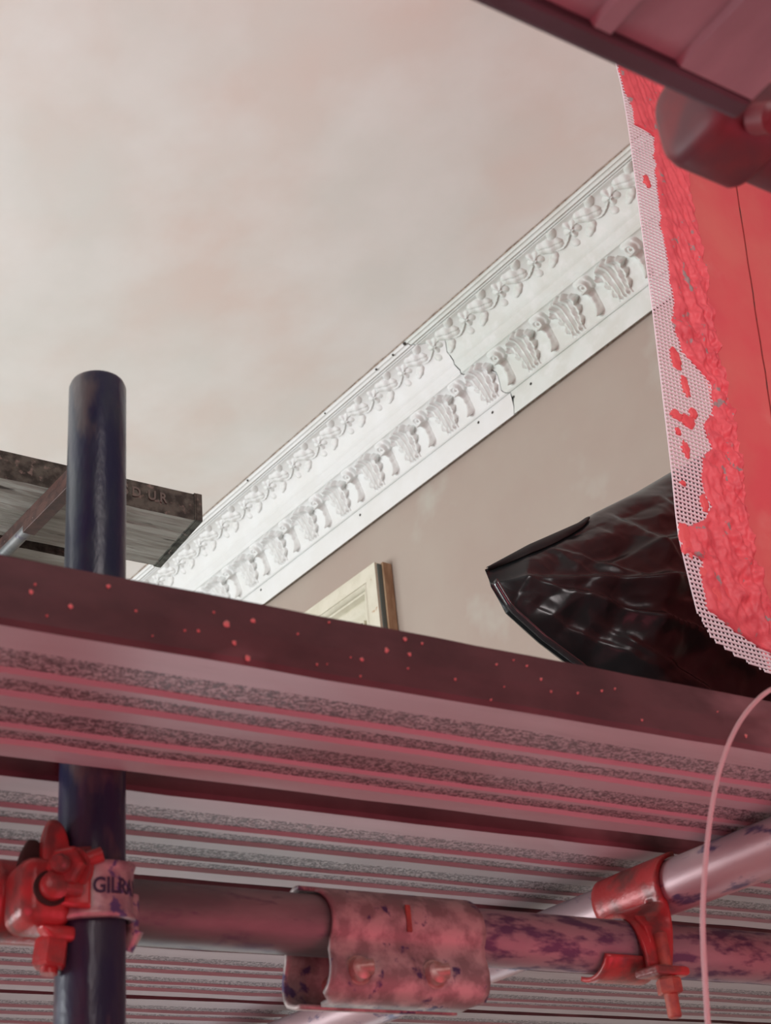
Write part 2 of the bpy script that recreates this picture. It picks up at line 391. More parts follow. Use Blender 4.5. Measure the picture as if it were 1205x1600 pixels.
# ragged dark joint below and above the cornice
mb = MB(); rowa = []; rowb = []
for i in range(260):
    y = 1.0 + i * .028; q = .004 + .006 * max(0, noise.noise((y * 9, 3, 0))) + .003 * noise.noise((y * 40, 1, 0))
    rowa.append((D - .0015, y, .9195 * (D - .004) + .004)); rowb.append((D - .0015, y, .9195 * (D - .004) - q))
mb.grid([rowa, rowb]); mb.grid([[(x + .003, y, z) for x, y, z in rowa], [(x + .003, y, z) for x, y, z in rowb]])
o = link('trim_3', mb, 'rough_edge', base=(D, 3, 2.38)); tag(o, kind='structure')
mb = MB(); rowa = []; rowb = []
for i in range(300):
    y = 1.0 + i * .024; q = .003 + .005 * max(0, noise.noise((y * 11, 8, 0))) + .002 * noise.noise((y * 50, 1, 0))
    rowa.append((D - .215, y, H - .0012)); rowb.append((D - .222 - q, y, H - .0012))
mb.grid([rowa, rowb]); mb.grid([[(x, y, z + .003) for x, y, z in rowa], [(x, y, z + .003) for x, y, z in rowb]])
o = link('trim_4', mb, 'rough_edge', base=(D - .22, 3, H)); tag(o, kind='structure')

# ------------------------------------------------------------------ cream panelled frame on the wall
r0 = root('panelled_frame', (D, 3.065, 1.2), 0, 'cream painted wooden panel with stepped mouldings on the bare plaster wall', 'wooden panel')
Y0, Y1, Z0_, Z1_ = 3.075, 3.98, 1.20, 2.193
def ringset(levels):                            # levels: (inset, height from the wall)
    rows = []
    for d, h_ in levels:
        rows.append([(D - h_, Y0 + d, Z0_ + d), (D - h_, Y1 - d, Z0_ + d), (D - h_, Y1 - d, Z1_ - d), (D - h_, Y0 + d, Z1_ - d)])
    m_ = MB(); m_.grid(rows, wrap=True); return m_
PB = (D, 3.065, 1.2)
link('outer_frame', ringset([(0, 0), (0, .062), (.048, .062), (.048, .050)]), 'cream_paint', r0, PB)
link('bead', ringset([(.048, .050), (.049, .060), (.055, .064), (.061, .058), (.063, .040), (.067, .052), (.074, .052), (.078, .032)]), 'cream_paint', r0, PB, smooth=50)
link('moulding', ringset([(.078, .032), (.086, .036), (.100, .032), (.114, .018), (.124, .008), (.132, .006), (.132, .018), (.138, .018)]), 'cream_paint', r0, PB, smooth=40)
lv = [(.138, .018)]
for i in range(5):
    d = .140 + i * .012; lv += [(d, .004), (d + .002, .016), (d + .006, .018), (d + .009, .014)]
lv.append((.207, .008)); link('reeding', ringset(lv), 'cream_paint', r0, PB)
mb = MB(); mb.box((D - .009, Y0 + .20, Z0_ + .20), (D - .001, Y1 - .20, Z1_ - .20)); link('panel', mb, 'cream_paint', r0, PB)
mb = MB(); mb.box((D - .0520, Y0 - .003, Z0_), (D - .036, Y0 + .001, Z1_ - .004)); o = link('seam', mb, 'green_seam', r0, PB); o['label'] = 'dark green seam along the edge'
mb = MB(); mb.box((D - .036, Y0 - .010, Z0_), (D - .0005, Y0 + .001, Z1_ + .004)); o = link('edge_strip', mb, 'raw_wood', r0, PB, bevel=.002); o['label'] = 'bare brown wood edge'

# ------------------------------------------------------------------ red plastered end wall with reinforcing mesh
MESH_L = [(1.150, 2.70), (1.161, 1.56), (1.161, 1.525), (1.155, 1.447), (1.136, 1.276), (1.118, 1.11), (1.102, .979), (1.088, .867), (1.076, .787), (1.077, .73), (1.079, .683), (1.090, .655), (1.122, .639), (1.171, .626), (1.26, .612)]
BAND_L = [(1.155, 2.70), (1.162, 1.56), (1.163, 1.521), (1.170, 1.493), (1.166, 1.458), (1.200, 1.450), (1.188, 1.397), (1.170, 1.274), (1.164, 1.185), (1.150, 1.107), (1.149, 1.062), (1.162, 1.051), (1.192, 1.022), (1.177, .979), (1.158, .949), (1.162, .919), (1.143, .903), (1.130, .857), (1.139, .833), (1.121, .812), (1.080, .790), (1.077, .762), (1.104, .755), (1.094, .731), (1.093, .692), (1.127, .671), (1.175, .652), (1.26, .640)]
CORN = [(1.262, 2.70), (1.250, 1.56), (1.244, 1.528), (1.252, 1.487), (1.248, 1.436), (1.236, 1.359), (1.228, 1.241), (1.219, 1.152), (1.211, 1.077), (1.208, 1.007), (1.202, .929), (1.190, .854), (1.184, .792), (1.187, .742), (1.190, .702), (1.192, .655), (1.21, .60)]
VP = 1.0
# smooth wall board
poly = [(u - .012, z) for u, z in CORN] + [(2.70, .60), (2.70, 2.70)]
mb = MB(); n = len(poly)
mb.add([(u, VP, z) for u, z in poly] + [(u, VP + .0125, z) for u, z in poly], [tuple(range(n)), tuple(reversed(range(n, 2 * n)))] + [(i, i + n, (i + 1) % n + n, (i + 1) % n) for i in range(n)])
wf = link('wall_front', mb, 'red_plaster', base=(1.3, VP, .6), rot=A); tag(wf, kind='structure')
WB = (1.3, VP, .6)
mb = MB()
pts = []
for i in range(30):
    t = i / 29; z = 1.60 - .80 * t; u = 1.375 - .115 * t + .0015 * noise.noise((z * 20, 0, 0)); pts.append((u, VP - .0006, z))
mb.grid([[(u - .0012, v, z) for u, v, z in pts], [(u + .0010, v, z) for u, v, z in pts]])
link('hairline_crack', mb, 'coupler_red', wf, WB)
# rough render band, a lumpy sheet with ragged edges
rows = []; NU = 70; zs = []; z = 2.70
while z > .600:
    zs.append(z); z -= .010 if z > 1.62 else .0022
mask = []
for z in zs:
    ul = lerp_poly(BAND_L, z); ur = lerp_poly(CORN, z)
    if z < .655: ul = 1.175 + (.655 - z) * 1.5
    ul += .004 * noise.noise((z * 60, 4, 0)) + .006 * noise.noise((z * 24, 9, 0))
    ur += .0035 * noise.noise((z * 70, 2, 0)) + .004 * noise.noise((z * 26, 6, 0))
    row = []
    for j in range(NU + 1):
        t = j / NU; u = ul + (ur - ul) * t
        edge = min(1, t * 9, (1 - t) * 30) ** .5
        amp = .5 + .8 * t
        lump = noise.noise((u * 75, z * 55, 1)) + .5 * noise.noise((u * 160, z * 120, 5))
        drag = noise.noise((u * 170 + z * 20, z * 9, 11))     # vertical trowel drags
        zz = max(0, min(1, (z - 1.05) / .25))
        hgt = .004 + amp * ((.0075 * lump) * (1 - .65 * zz) + .0032 * drag * (.35 + .65 * zz)) + .008 * t * t
        row.append((u, VP - .0016 - max(.0002, hgt) * edge, z))
    rows.append(row)
mb = MB(); mb.grid(rows); mb.grid([[(u, VP - .0004, z) for u, v, z in (r[0], r[-1])] for r in rows])
bd = link('rough_render', mb, 'red_render', wf, WB, smooth=50)
bd['label'] = 'lumpy bright red render edge with trowel drags'
# mesh: individual strands
mb = MB(); P_ = .0059; SL = .06
def strand(p, q, wd, horiz):
    (u0, z0), (u1, z1) = p, q
    if horiz: a = [(u0, z0 - wd), (u1, z1 - wd), (u1, z1 + wd), (u0, z0 + wd)]
    else: a = [(u0 - wd, z0), (u0 + wd, z0), (u1 + wd, z1), (u1 - wd, z1)]
    v0 = VP - .0004 - (.0012 if horiz else 0); v1 = v0 - .0009
    mb.add([(u, v0, z) for u, z in a] + [(u, v1, z) for u, z in a], [(0, 1, 2, 3), (7, 6, 5, 4), (0, 4, 5, 1), (1, 5, 6, 2), (2, 6, 7, 3), (3, 7, 4, 0)])
z = 1.62
def left_at(z):
    if z >= .655: return lerp_poly(MESH_L, z)
    if z >= .639: return 1.090 + (.655 - z) * 2.0
    return 1.122 + (.639 - z) * 3.77
while z > .612:
    ul = left_at(z); ur = lerp_poly(CORN, z) - .006
    if z < .66: ur = 1.25
    if ur > ul:
        k = 6
        for i in range(k):
            a, c = i / k, (i + 1) / k
            ua, uc = ul + (ur - ul) * a, ul + (ur - ul) * c
            wob = lambda u: .0007 * noise.noise((u * 40, z * 30, 3)) - SL * (u - ul)
            strand((ua, z + wob(ua)), (uc, z + wob(uc)), .00135, True)
    z -= P_
for ci in range(34):
    off = ci * P_; prev = None; z = 1.62
    while z > .612:
        u = lerp_poly(MESH_L, z) if z > .68 else 1.079
        u = u + off; ok = u > left_at(z) - .0005 and u < (lerp_poly(CORN, z) if z > .66 else 1.25)
        cur = (u, z)
        if prev and ok: strand(prev, cur, .00085, False)
        prev = cur if ok else None
        z -= .03 if z > .72 else .006
tm = link('reinforcing_mesh', mb, 'mesh_fibre', wf, WB); tm['label'] = 'pale pink open glass fibre mesh hanging past the wall edge'
# red dabs smeared over the mesh
mb = MB()
def dab(cu, cz, a, b_, seed):
    n_ = 22; ring = []; ring2 = []
    for i in range(n_):
        t = 2 * PI * i / n_; r = 1 + .55 * noise.noise((math.cos(t) * 2 + seed, math.sin(t) * 2, seed))
        ring.append((cu + a * r * math.cos(t), VP - .0030, cz + b_ * r * math.sin(t))); ring2.append((cu + a * r * .6 * math.cos(t), VP - .0046, cz + b_ * r * .6 * math.sin(t)))
    mb.grid([[(u, VP - .0008, z) for u, v, z in ring], ring, ring2], wrap=True)
    o_ = len(mb.v); mb.add(ring2, [tuple(range(n_))])
for d in ((1.163, 1.350, .006, .011, 1), (1.116, .955, .011, .008, 2), (1.132, .950, .012, .010, 3), (1.143, 1.005, .006, .016, 4), (1.118, .905, .006, .012, 5), (1.137, 1.045, .008, .018, 6), (1.112, .93, .004, .006, 7), (1.085, .775, .010, .022, 8), (1.108, .735, .012, .010, 9), (1.128, .835, .006, .012, 10), (1.145, .965, .007, .008, 11), (1.10, .855, .004, .004, 12), (1.121, .718, .02, .016, 13)):
    dab(*d)
link('red_dabs', mb, 'red_dab', wf, WB, smooth=60)
# filler smear on the tan wall just left of the mesh
mb = MB(); rows = []
for i in range(40):
    z = 2.36 - i * .011; row = []
    for j in range(14):
        t = j / 13; y = 1.66 + .13 * t + .012 * noise.noise((z * 12, j * .2, 0)); e = min(1, t * 4, (1 - t) * 4)
        row.append((D + .002 - .006 * e * (.6 + .6 * noise.noise((y * 20, z * 9, 2))), y, z))
    rows.append(row)
mb.grid(rows); o = link('trim_5', mb, 'ceiling_plaster', base=(D, 1.7, 2.0), smooth=60); tag(o, kind='structure')

# ------------------------------------------------------------------ scaffold decking
PT = .046
def deck_profile():
    # (v offset, z offset, material for the strip leading to the NEXT point) 0 smooth, 1 stipple, 2 side
    return [(0, PT, 2), (0, .004, 2), (.002, 0, 0), (.030, 0, 0), (.032, .003, 1), (.061, .003, 0), (.064, .0, 0), (.071, .0, 0), (.073, .0032, 1), (.093, .0032, 0), (.096, 0, 0),
            (.112, 0, 0), (.115, .0032, 1), (.143, .0032, 0), (.145, .0005, 0), (.150, .0005, 0), (.152, .0032, 1), (.170, .0032, 0), (.173, 0, 0), (.193, 0, 0), (.195, .003, 2), (.195, PT, 2)]
def deck(v0, z0, u0, u1, label, group=None):
    # one decking plank: side channels, ribbed underside and end caps
    nm = 'scaffold_plank'; base = (u0, v0, z0)
    r = root(nm, base, A, label, 'scaffold plank', group)
    pr = deck_profile(); rows = []
    NN = 60
    for i in range(NN + 1):
        u = u0 + (u1 - u0) * i / NN
        rows.append([(u, v0 + a, z0 + b_ + .0009 * noise.noise((u * 14, a * 30, v0))) for a, b_, _ in pr])
    # underside
    mb = MB()
    for j in range(2, len(pr) - 2):
        mb.grid([[r_[j], r_[j + 1]] for r_ in rows], 1 if pr[j][2] == 1 else 0)
    o1 = link('ribbed_underside', mb, ['plank_smooth', 'plank_stipple'], r, base)
    mb = MB()
    fr = [[(u_[0][0], v0, z0 + PT + .0012 * noise.noise((u_[0][0] * 30, 0, v0))), (u_[0][0], v0 - .0008, z0 + PT * .5), u_[1], u_[2]] for u_ in rows]
    mb.grid(fr)
    mb.grid([[q[-3], q[-2], q[-1]] for q in rows]); mb.grid([[q[0], q[-1]] for q in rows])
    for q in (rows[0], rows[-1]): mb.add([q[0], q[1], q[-2], q[-1]], [(0, 1, 2, 3)])
    link('side_channel', mb, 'plank_side', r, base)
    return r, base
front, fb = deck(.757, .403, -.55, 2.2, 'nearest maroon edged scaffold plank crossing the whole picture, in front of the navy upright pole')
mb = MB()
for i in range(55):                             # splashes of plaster on the edge of the nearest plank
    u = random.uniform(.2, 1.0); z = .403 + random.uniform(.004, .042); s_ = random.choice([.0008, .001, .0012, .0016, .0022]) * random.uniform(.7, 1.2)
    n_ = 8; ring = [(u + s_ * math.cos(2 * PI * k / n_) * random.uniform(.7, 1.3), .757 - .0010, z + s_ * math.sin(2 * PI * k / n_) * random.uniform(.7, 1.3)) for k in range(n_)]
    mb.add(ring + [(u, .757 - .0028, z)], [(k, (k + 1) % n_, n_) for k in range(n_)])
o = link('plaster_specks', mb, 'speck', front, fb); o['kind'] = 'stuff'
lab = ['second scaffold plank, just behind the navy upright pole, above the horizontal tube', 'third scaffold plank counted from the nearest, partly hidden by the horizontal tube',
       'fourth scaffold plank, seen directly below the horizontal tube', 'fifth and lowest seen scaffold plank along the bottom of the picture']
for i in range(4):
    deck(1.0065 + .2065 * i, .412, -.55, 2.2, lab[i], 'planks of the deck behind the upright')

# ------------------------------------------------------------------ upright (standard)
RT = .0245
VT, UT = .980, .0; 
TX, TY = .4578 * 1.0525, .8893 * 1.0525
ca, sa = math.cos(A), math.sin(A)
UT = TX * ca + TY * sa; VT = -TX * sa + TY * ca
mb = MB(); pts = [(UT, VT, -CZ)] + [(UT + .0004 * noise.noise((z_ * 3, 0, 0)), VT, z_) for z_ in [i * .05 for i in range(-20, 15)]] + [(UT, VT, .762), (UT, VT, .7665), (UT, VT, .768)]
rs = [RT] * (len(pts) - 2) + [RT - .0015, RT - .004]
mb.tube(pts, rs, 40, 0, cap=False)
mb.tube([(UT, VT, .768), (UT, VT, .70)], RT - .0042, 40, 1)
o = link('scaffold_pole', mb, ['navy_paint', 'tube_dark'], base=(UT, VT, -CZ), rot=A, smooth=40)
tag(o, 'upright navy blue painted scaffold pole with chipped paint and open top, left of centre', 'scaffold tube')

# ------------------------------------------------------------------ horizontal tube in two lengths, joined by a sleeve
ZL, VL = .325, 1.032
def hollow(mb, p, q, r, nseg=2):
    p, q = Vector(p), Vector(q); d = (q - p)
    mb.tube([p + d * (i / nseg) for i in range(nseg + 1)], r, 36, 0, cap=False)
    for e, s_ in ((p, d.normalized()), (q, -d.normalized())):
        mb.tube([e, e + s_ * .001, e + s_ * .05], [r, r - .0035, r - .0035], 36, 1, cap=True)
mb = MB(); hollow(mb, (-.55, VL, ZL), (.665, VL, ZL), RT)
o = link('scaffold_tube', mb, ['ledger_metal', 'tube_dark'], base=(-.55, VL, ZL), rot=A, smooth=40)
tag(o, 'grey horizontal scaffold tube running left from the joining sleeve, behind the navy pole', 'scaffold tube')
mb = MB(); hollow(mb, (.667, VL, ZL), (2.2, VL, ZL), RT)
o = link('scaffold_tube', mb, ['purple_metal', 'tube_dark'], base=(.667, VL, ZL), rot=A, smooth=40)
tag(o, 'horizontal scaffold tube with patchy purple paint running right from the joining sleeve', 'scaffold tube')
# transom tubes parallel to the plaster cornice
mb = MB(); XT, ZT = 1.068, .3785
hollow(mb, (XT, -.6, ZT), (XT, 2.4, ZT), RT)
o = link('scaffold_tube', mb, ['transom_metal', 'tube_dark'], base=(XT, -.6, ZT), rot=0, smooth=40)
tag(o, 'slanting cross tube with worn purple paint under the planks, gripped by the single-bolt coupler', 'scaffold tube')

# ------------------------------------------------------------------ sleeve coupler
U0, U1 = .585, .745
sb = (U0, VL, ZL - .06)
sc = root('sleeve_coupler', sb, A, 'pitted steel sleeve clamp with two bolts joining the two horizontal tubes', 'scaffold coupler')
def shell_path(side):
    pts = []
    for a in range(70, 215, 9):
        t = math.radians(a); pts.append((.0285 * math.cos(t) * 1.0, .0285 * math.sin(t)))
    pts += [(-.0240, -.0205), (-.0238, -.0245), (-.0262, -.031), (-.0285, -.039), (-.0285, -.047), (-.0262, -.054), (-.021, -.0595), (-.013, -.0625), (-.004, -.0635)]
    return pts
def shell(ua, ub, side, inset):
    pts = shell_path(side); rows = []
    N = 26
    for i in range(N + 1):
        t = i / N; row = []
        for k, (v, z) in enumerate(pts):
            f_ = k / (len(pts) - 1)
            ua_ = ua + inset * (.012 * math.sin(PI * f_ * 1.0) - .004 + (.010 if f_ > .93 else 0)); ub_ = ub - inset * (.007 * (1 - math.sin(PI * f_ * .9)) + (.012 if f_ > .93 else 0))
            u = ua_ + (ub_ - ua_) * t
            dimple = 0
            for bu in (.618, .690):
                dimple += .0065 * math.exp(-(((u - bu) / .011) ** 2 + ((z + .041) / .010) ** 2))
            row.append((u, VL + side * v * 1 + (-side) * 0 + side * dimple, ZL + z))
        rows.append(row)
    mb = MB(); mb.grid(rows); return mb
fsh = o = link('front_shell', shell(U0 + .004, U1, 1, 1), 'coupler_zinc', sc, sb, smooth=50, solid=.0036)
o = link('rear_shell', shell(U0 - .006, U1 - .01, -1, .3), 'coupler_zinc', sc, sb, smooth=50, solid=.0036)
for bu in (.618, .690):
    mb = MB(); c = (bu, VL - .0215, ZL - .0415)
    mb.tube([(bu, VL - .022, ZL - .0415), (bu, VL - .0285, ZL - .0415), (bu, VL - .0335, ZL - .0410), (bu, VL - .036, ZL - .0408)], [.0098, .0098, .0088, .005], 20)
    mb.tube([(bu, VL - .0255, ZL - .0415), (bu, VL - .0275, ZL - .0415)], .0118, 20)
    mb.tube([(bu, VL - .03, ZL - .0415), (bu, VL + .036, ZL - .0415)], .006, 12)
    mb.tube([(bu - .003, VL - .030, ZL - .0405), (bu + .009, VL - .0345, ZL - .0400), (bu + .010, VL - .0350, ZL - .0400)], [.0062, .0062, .0045], 16)
    mb.hexa((bu, VL + .024, ZL - .0415), (0, 1, 0), .011, .010)
    link('bolt', mb, 'bolt_steel', fsh, sb, smooth=40)
mb = MB(); mb.box((.6655, VL - .0312, ZL - .009), (.6700, VL - .0298, ZL + .013)); o = link('slot', mb, 'bolt_rust', fsh, sb); o['label'] = 'narrow upright slot'

# ------------------------------------------------------------------ coupler joining upright and horizontal tube
kb = (UT, VT, ZL - .03)
ck = root('right_angle_coupler', kb, A, 'red and grey bolted clamp with stamped lettering around the navy pole', 'scaffold coupler')
ZB = .318                                      # centre height of the band round the upright
rows = []
for i in range(11):
    t = i / 10; row = []
    zc = ZB - .020 + .040 * t
    flare = .0022 * (abs(t - .5) * 2) ** 4
    for a in range(-195, 76, 6):
        th = math.radians(a); r = RT + .0030 + flare
        row.append((UT + r * math.cos(th), VT + r * math.sin(th), zc + .003 * math.sin(th * 1.0 + .6)))
    rows.append(row)
mb = MB(); mb.grid(rows); band = o = link('band', mb, 'coupler_grey', ck, kb, smooth=60, solid=.004); o['label'] = 'grey curved band with dark stamped letters'
# hinge lug right of the band
mb = MB()
mb.tube([(UT + .0315, VT + .006, ZB - .026), (UT + .0315, VT + .006, ZB + .004)], [.007, .007], 16)
mb.tube([(UT + .030, VT + .010, ZB - .034), (UT + .034, VT + .004, ZB - .020)], [.006, .008], 14)
link('hinge_lug', mb, 'coupler_grey', ck, kb, smooth=40)
# flap with bolt, facing the viewer on the left of the band
ang = math.radians(222)
def cyl(r, th, z): return Vector((UT + r * math.cos(th), VT + r * math.sin(th), z))
rows = []
for i in range(13):
    t = i / 12; row = []
    for j in range(16):
        s_ = j / 15
        th = math.radians(248 - 62 * s_); w_ = .0215 * (1 - .35 * s_ ** 2)
        z_ = ZB + .004 + (t - .5) * 2 * w_ + .006 * s_ * 0
        r = RT + .006 + .012 * s_ ** 1.5
        row.append(tuple(cyl(r, th, z_)))
    rows.append(row)
mb = MB(); mb.grid(rows); flap = o = link('flap', mb, 'coupler_red', ck, kb, smooth=60, solid=.005); o['label'] = 'red closing flap'
d = Vector((math.cos(ang) * .85, math.sin(ang), 0)).normalized(); bc = cyl(RT + .009, ang, ZB + .010)
mb = MB(); mb.hexa(bc, d, .0140, .012, n=6)
mb.tube([bc - d * .004, bc + d * .003], [.0165, .0160], 24)
o = link('nut', mb, 'coupler_red', flap, kb, smooth=30); o['label'] = 'red painted hexagonal nut'
mb = MB(); sd = Vector((.75, -.55, .18)).normalized(); mb.tube([bc + d * .006, bc + d * .019, bc + d * .021], [.0062, .0062, .0045], 16)
mb.tube([bc + Vector((.009, -.006, .006)), bc + Vector((.020, -.010, .010))], .0055, 12)
o = link('bolt', mb, 'coupler_red', flap, kb, smooth=40)
# body block left of the upright, holding the horizontal tube
def rbox(mb, lo, hi, r=.006):
    x0, y0, z0 = lo; x1, y1, z1 = hi; rings = []
    for y, ins in ((y0, r), (y0 + r * .35, r * .3), (y0 + r, 0), (y1 - r, 0), (y1, r)):
        ring = []; q = r + .002
        for cx_, cz_, a0 in ((x1 - q, z1 - q, 0), (x0 + q, z1 - q, 90), (x0 + q, z0 + q, 180), (x1 - q, z0 + q, 270)):
            for k in range(5):
                t = math.radians(a0 + k * 22.5); ring.append((cx_ + (q - ins) * math.cos(t), y, cz_ + (q - ins) * math.sin(t)))
        rings.append(ring)
    mb.loft(rings)
ux = UT - .052
mb = MB()
rbox(mb, (ux - .006, VT - .022, ZB - .028), (UT - .020, VT + .022, ZB + .020), .009)
body = o = link('body', mb, 'coupler_red', ck, kb, smooth=40); o['label'] = 'bright red cast body left of the pole'
# saddle arms gripping the horizontal tube above and below
rows = []
for i in range(9):
    u = ux - .008 + .040 * i / 8; row = []
    for a in range(100, 276, 8):
        th = math.radians(a); r = RT + .0035; row.append((u, VL + r * math.cos(th), ZL + r * math.sin(th)))
    rows.append(row)
mb = MB(); mb.grid(rows); link('saddle', mb, 'coupler_red', ck, kb, smooth=60, solid=.005)
mb = MB(); mb.tube([(ux + .014, VT - .0235, ZB - .004), (ux + .014, VT - .0215, ZB - .004)], .0125, 24); o = link('pivot_hole', mb, 'hole_dark', body, kb)
mb = MB(); mb.tube([(ux + .015, VT - .020, ZB - .003), (ux + .015, VT - .030, ZB - .003), (ux + .015, VT - .032, ZB - .003)], [.0100, .0100, .007], 24)
mb.tube([(ux + .016, VT - .026, ZB - .003), (ux + .034, VT - .026, ZB - .005)], .006, 14)
link('pivot_pin', mb, 'coupler_red', body, kb, smooth=40)
mb = MB()                                       # lower lug with its nut, and dark tip on top
rows = [[(ux + .012 + a, VT - .012 + b_, ZB - .026 - t * .012) for a, b_ in ((-.004 + t * .010, -.006), (.024, -.006), (.024, .010), (-.004 + t * .010, .010))] for t in (0, .5, 1)]
mb.loft(rows); link('lower_lug', mb, 'coupler_red', ck, kb, bevel=.004, sub=2)
mb = MB(); mb.hexa((ux + .020, VT - .006, ZB - .054), (.12, 0, 1), .0125, .020); mb.tube([(ux + .020, VT - .006, ZB - .058), (ux + .022, VT - .006, ZB - .03)], .006, 14)
o = link('lower_nut', mb, 'coupler_red', ck, kb, smooth=30)
mb = MB(); mb.loft([[(ux + .006 + a * s_, VT - .004 + b_ * s_, z_) for a, b_ in ((-.010, -.006), (.012, -.006), (.012, .008), (-.010, .008))] for z_, s_ in ((ZB + .016, 1), (ZB + .026, .8), (ZB + .036, .35))])
o = link('bolt_tip', mb, 'hole_dark', ck, kb, bevel=.003, sub=2); o['label'] = 'dark bolt tip above the body'
mb = MB(); mb.loft([[(UT - .034 + a * s_, VT - .010 + b_ * s_, z_) for a, b_ in ((-.008, -.008), (.012, -.008), (.012, .008), (-.008, .008))] for z_, s_ in ((ZB + .010, 1.1), (ZB + .030, 1), (ZB + .044, .7), (ZB + .050, .3))])
link('upper_lug', mb, 'coupler_red', ck, kb, bevel=.004, sub=2)
# lettering wrapped round the band
def text_mesh(txt, size, name):
    cu = bpy.data.curves.new(name, 'FONT'); cu.body = txt; cu.size = size; cu.extrude = 0; cu.offset = size * .028; cu.resolution_u = 3
    to = bpy.data.objects.new(name, cu); C.objects.link(to)
    dg = bpy.context.evaluated_depsgraph_get(); me = bpy.data.meshes.new_from_object(to.evaluated_get(dg))
    C.objects.unlink(to); bpy.data.objects.remove(to)
    bm = bmesh.new(); bm.from_mesh(me); bmesh.ops.triangulate(bm, faces=bm.faces)
    for _ in range(2):
        bmesh.ops.subdivide_edges(bm, edges=[e for e in bm.edges if e.calc_length() > size * .15], cuts=1)
    bmesh.ops.triangulate(bm, faces=bm.faces); bm.to_mesh(me); bm.free(); return me
me = text_mesh('GILRAY', .0155, 'stamped_letters')
r = RT + .0054
for vtx in me.vertices:
    x, y = vtx.co.x, vtx.co.y
    th = math.radians(250) + (x * .86) / r; p = Vector((UT + r * math.cos(th), VT + r * math.sin(th), ZB - .0035 + y + .003 * math.sin(th + .6)))
    vtx.co = p - Vector(kb)
me.materials.append(MT['letter_navy']); o = bpy.data.objects.new('stamped_letters', me); C.objects.link(o); o.parent = band; o['label'] = 'dark stamped capital letters'

# ------------------------------------------------------------------ single-bolt coupler (cross tube to horizontal tube)
# drawn in room axes: the cross tube runs along Y at x = XT
xs, yc = XT, .0
cy_ = .905                                     # where along the cross tube the band sits
gb = (XT - .02, cy_, ZT)
gg = root('band_coupler', gb, 0, 'red-brown band coupler hanging from the slanting cross tube, bolt pointing down at right', 'scaffold coupler')
lx, ly = .0, .0
# ledger axis in room axes at the crossing
def L2W(u, v): return (u * ca - v * sa, u * sa + v * ca)
sx, sy = L2W(.930, VL - RT - .0045)             # strap foot in front of the horizontal tube
rows = []
N = 22
for i in range(N + 1):
    t = i / N; row = []
    for j in range(19):
        s_ = j / 18
        # top: arc round the cross tube (underside, left side)
        yw = cy_ - .030 + .115 * s_ if True else 0
        if t < .45:
            q = t / .45; th = math.radians(95 + 118 * q); rr = RT + .0035
            wtop = 1.10 - .12 * q
            y = cy_ + .032 + (s_ - .5) * .084 * wtop
            row.append(Vector((XT + rr * math.cos(th), y, ZT + rr * math.sin(th))))
        else:
            q = (t - .45) / .55; th = math.radians(213); rr = RT + .0035
            a = Vector((XT + rr * math.cos(th), cy_ + .032 + (s_ - .5) * .0823, ZT + rr * math.sin(th)))
            bx_, by_ = L2W(.932 + (.5 - s_) * .026, VL - RT - .0060); b_ = Vector((bx_, by_, ZL - .028))
            cx_, cyy = L2W(.932 + (.5 - s_) * .050, VL - RT - .016); cc = Vector((cx_, cyy, ZL + .034)); m_ = a.lerp(cc, q).lerp(cc.lerp(b_, q), q)
            pass
            row.append(m_)
    rows.append([tuple(p) for p in row])
mb = MB(); mb.grid(rows); o = link('band', mb, 'coupler_red', gg, gb, smooth=60, solid=.0045)
# strap in front of the horizontal tube
sx0, sy0 = L2W(.940, VL - .030)
mb = MB()
cs = [(.930, VL - .0215, ZL + .024), (.931, VL - .029, ZL + .012), (.932, VL - .031, ZL), (.932, VL - .031, ZL - .014), (.932, VL - .030, ZL - .030)]
rings = []
for (u, v, z_) in cs:
    ring = []
    for a, b_ in ((-.0085, .0025), (.0085, .0025), (.0085, -.0025), (-.0085, -.0025)):
        X, Y = L2W(u + a, v + b_); ring.append((X, Y, z_))
    rings.append(ring)
mb.loft(rings); link('strap', mb, 'coupler_red', gg, gb, bevel=.0015)
# hook plate curling under the tube
rows = []
for i in range(9):
    u = .877 + .062 * i / 8; hw = .35 + .65 * (i / 8); row = []
    for a in range(0, 15):
        t = a / 14; th = math.radians(300 - 95 * t); r = RT + .0035
        v = VL + r * math.cos(th) - .004 * t * 0; z_ = ZL + r * math.sin(th)
        X, Y = L2W(u, v); row.append((X, Y, z_ - .002))
    rows.append(row)
mb = MB(); mb.grid(rows); link('hook_plate', mb, 'coupler_red', gg, gb, smooth=60, solid=.004)
X, Y = L2W(.935, VL - .036)
mb = MB(); rings = []
for z_, s_ in ((ZL - .0345, .85), (ZL - .033, 1), (ZL - .0275, 1), (ZL - .026, .85)):
    ring = []
    for a, b_ in ((-.026, .014), (.017, .014), (.019, -.010), (-.020, -.010)):
        Xq, Yq = L2W(.935 + a * s_, VL - .036 + b_ * s_); ring.append((Xq, Yq, z_))
    rings.append(ring)
mb.loft(rings); link('base_plate', mb, 'coupler_red', gg, gb, bevel=.0015)
mb = MB(); mb.hexa((X, Y, ZL - .0495), (0, 0, 1), .0115, .014); o = link('nut', mb, 'bolt_rust', gg, gb, smooth=30)
mb = MB(); mb.tube([(X, Y, ZL - .0700), (X, Y, ZL - .0688), (X, Y, ZL + .004), (X, Y, ZL + .006)], [.0050, .0062, .0062, .004], 18); link('bolt', mb, 'bolt_rust', gg, gb, smooth=40)

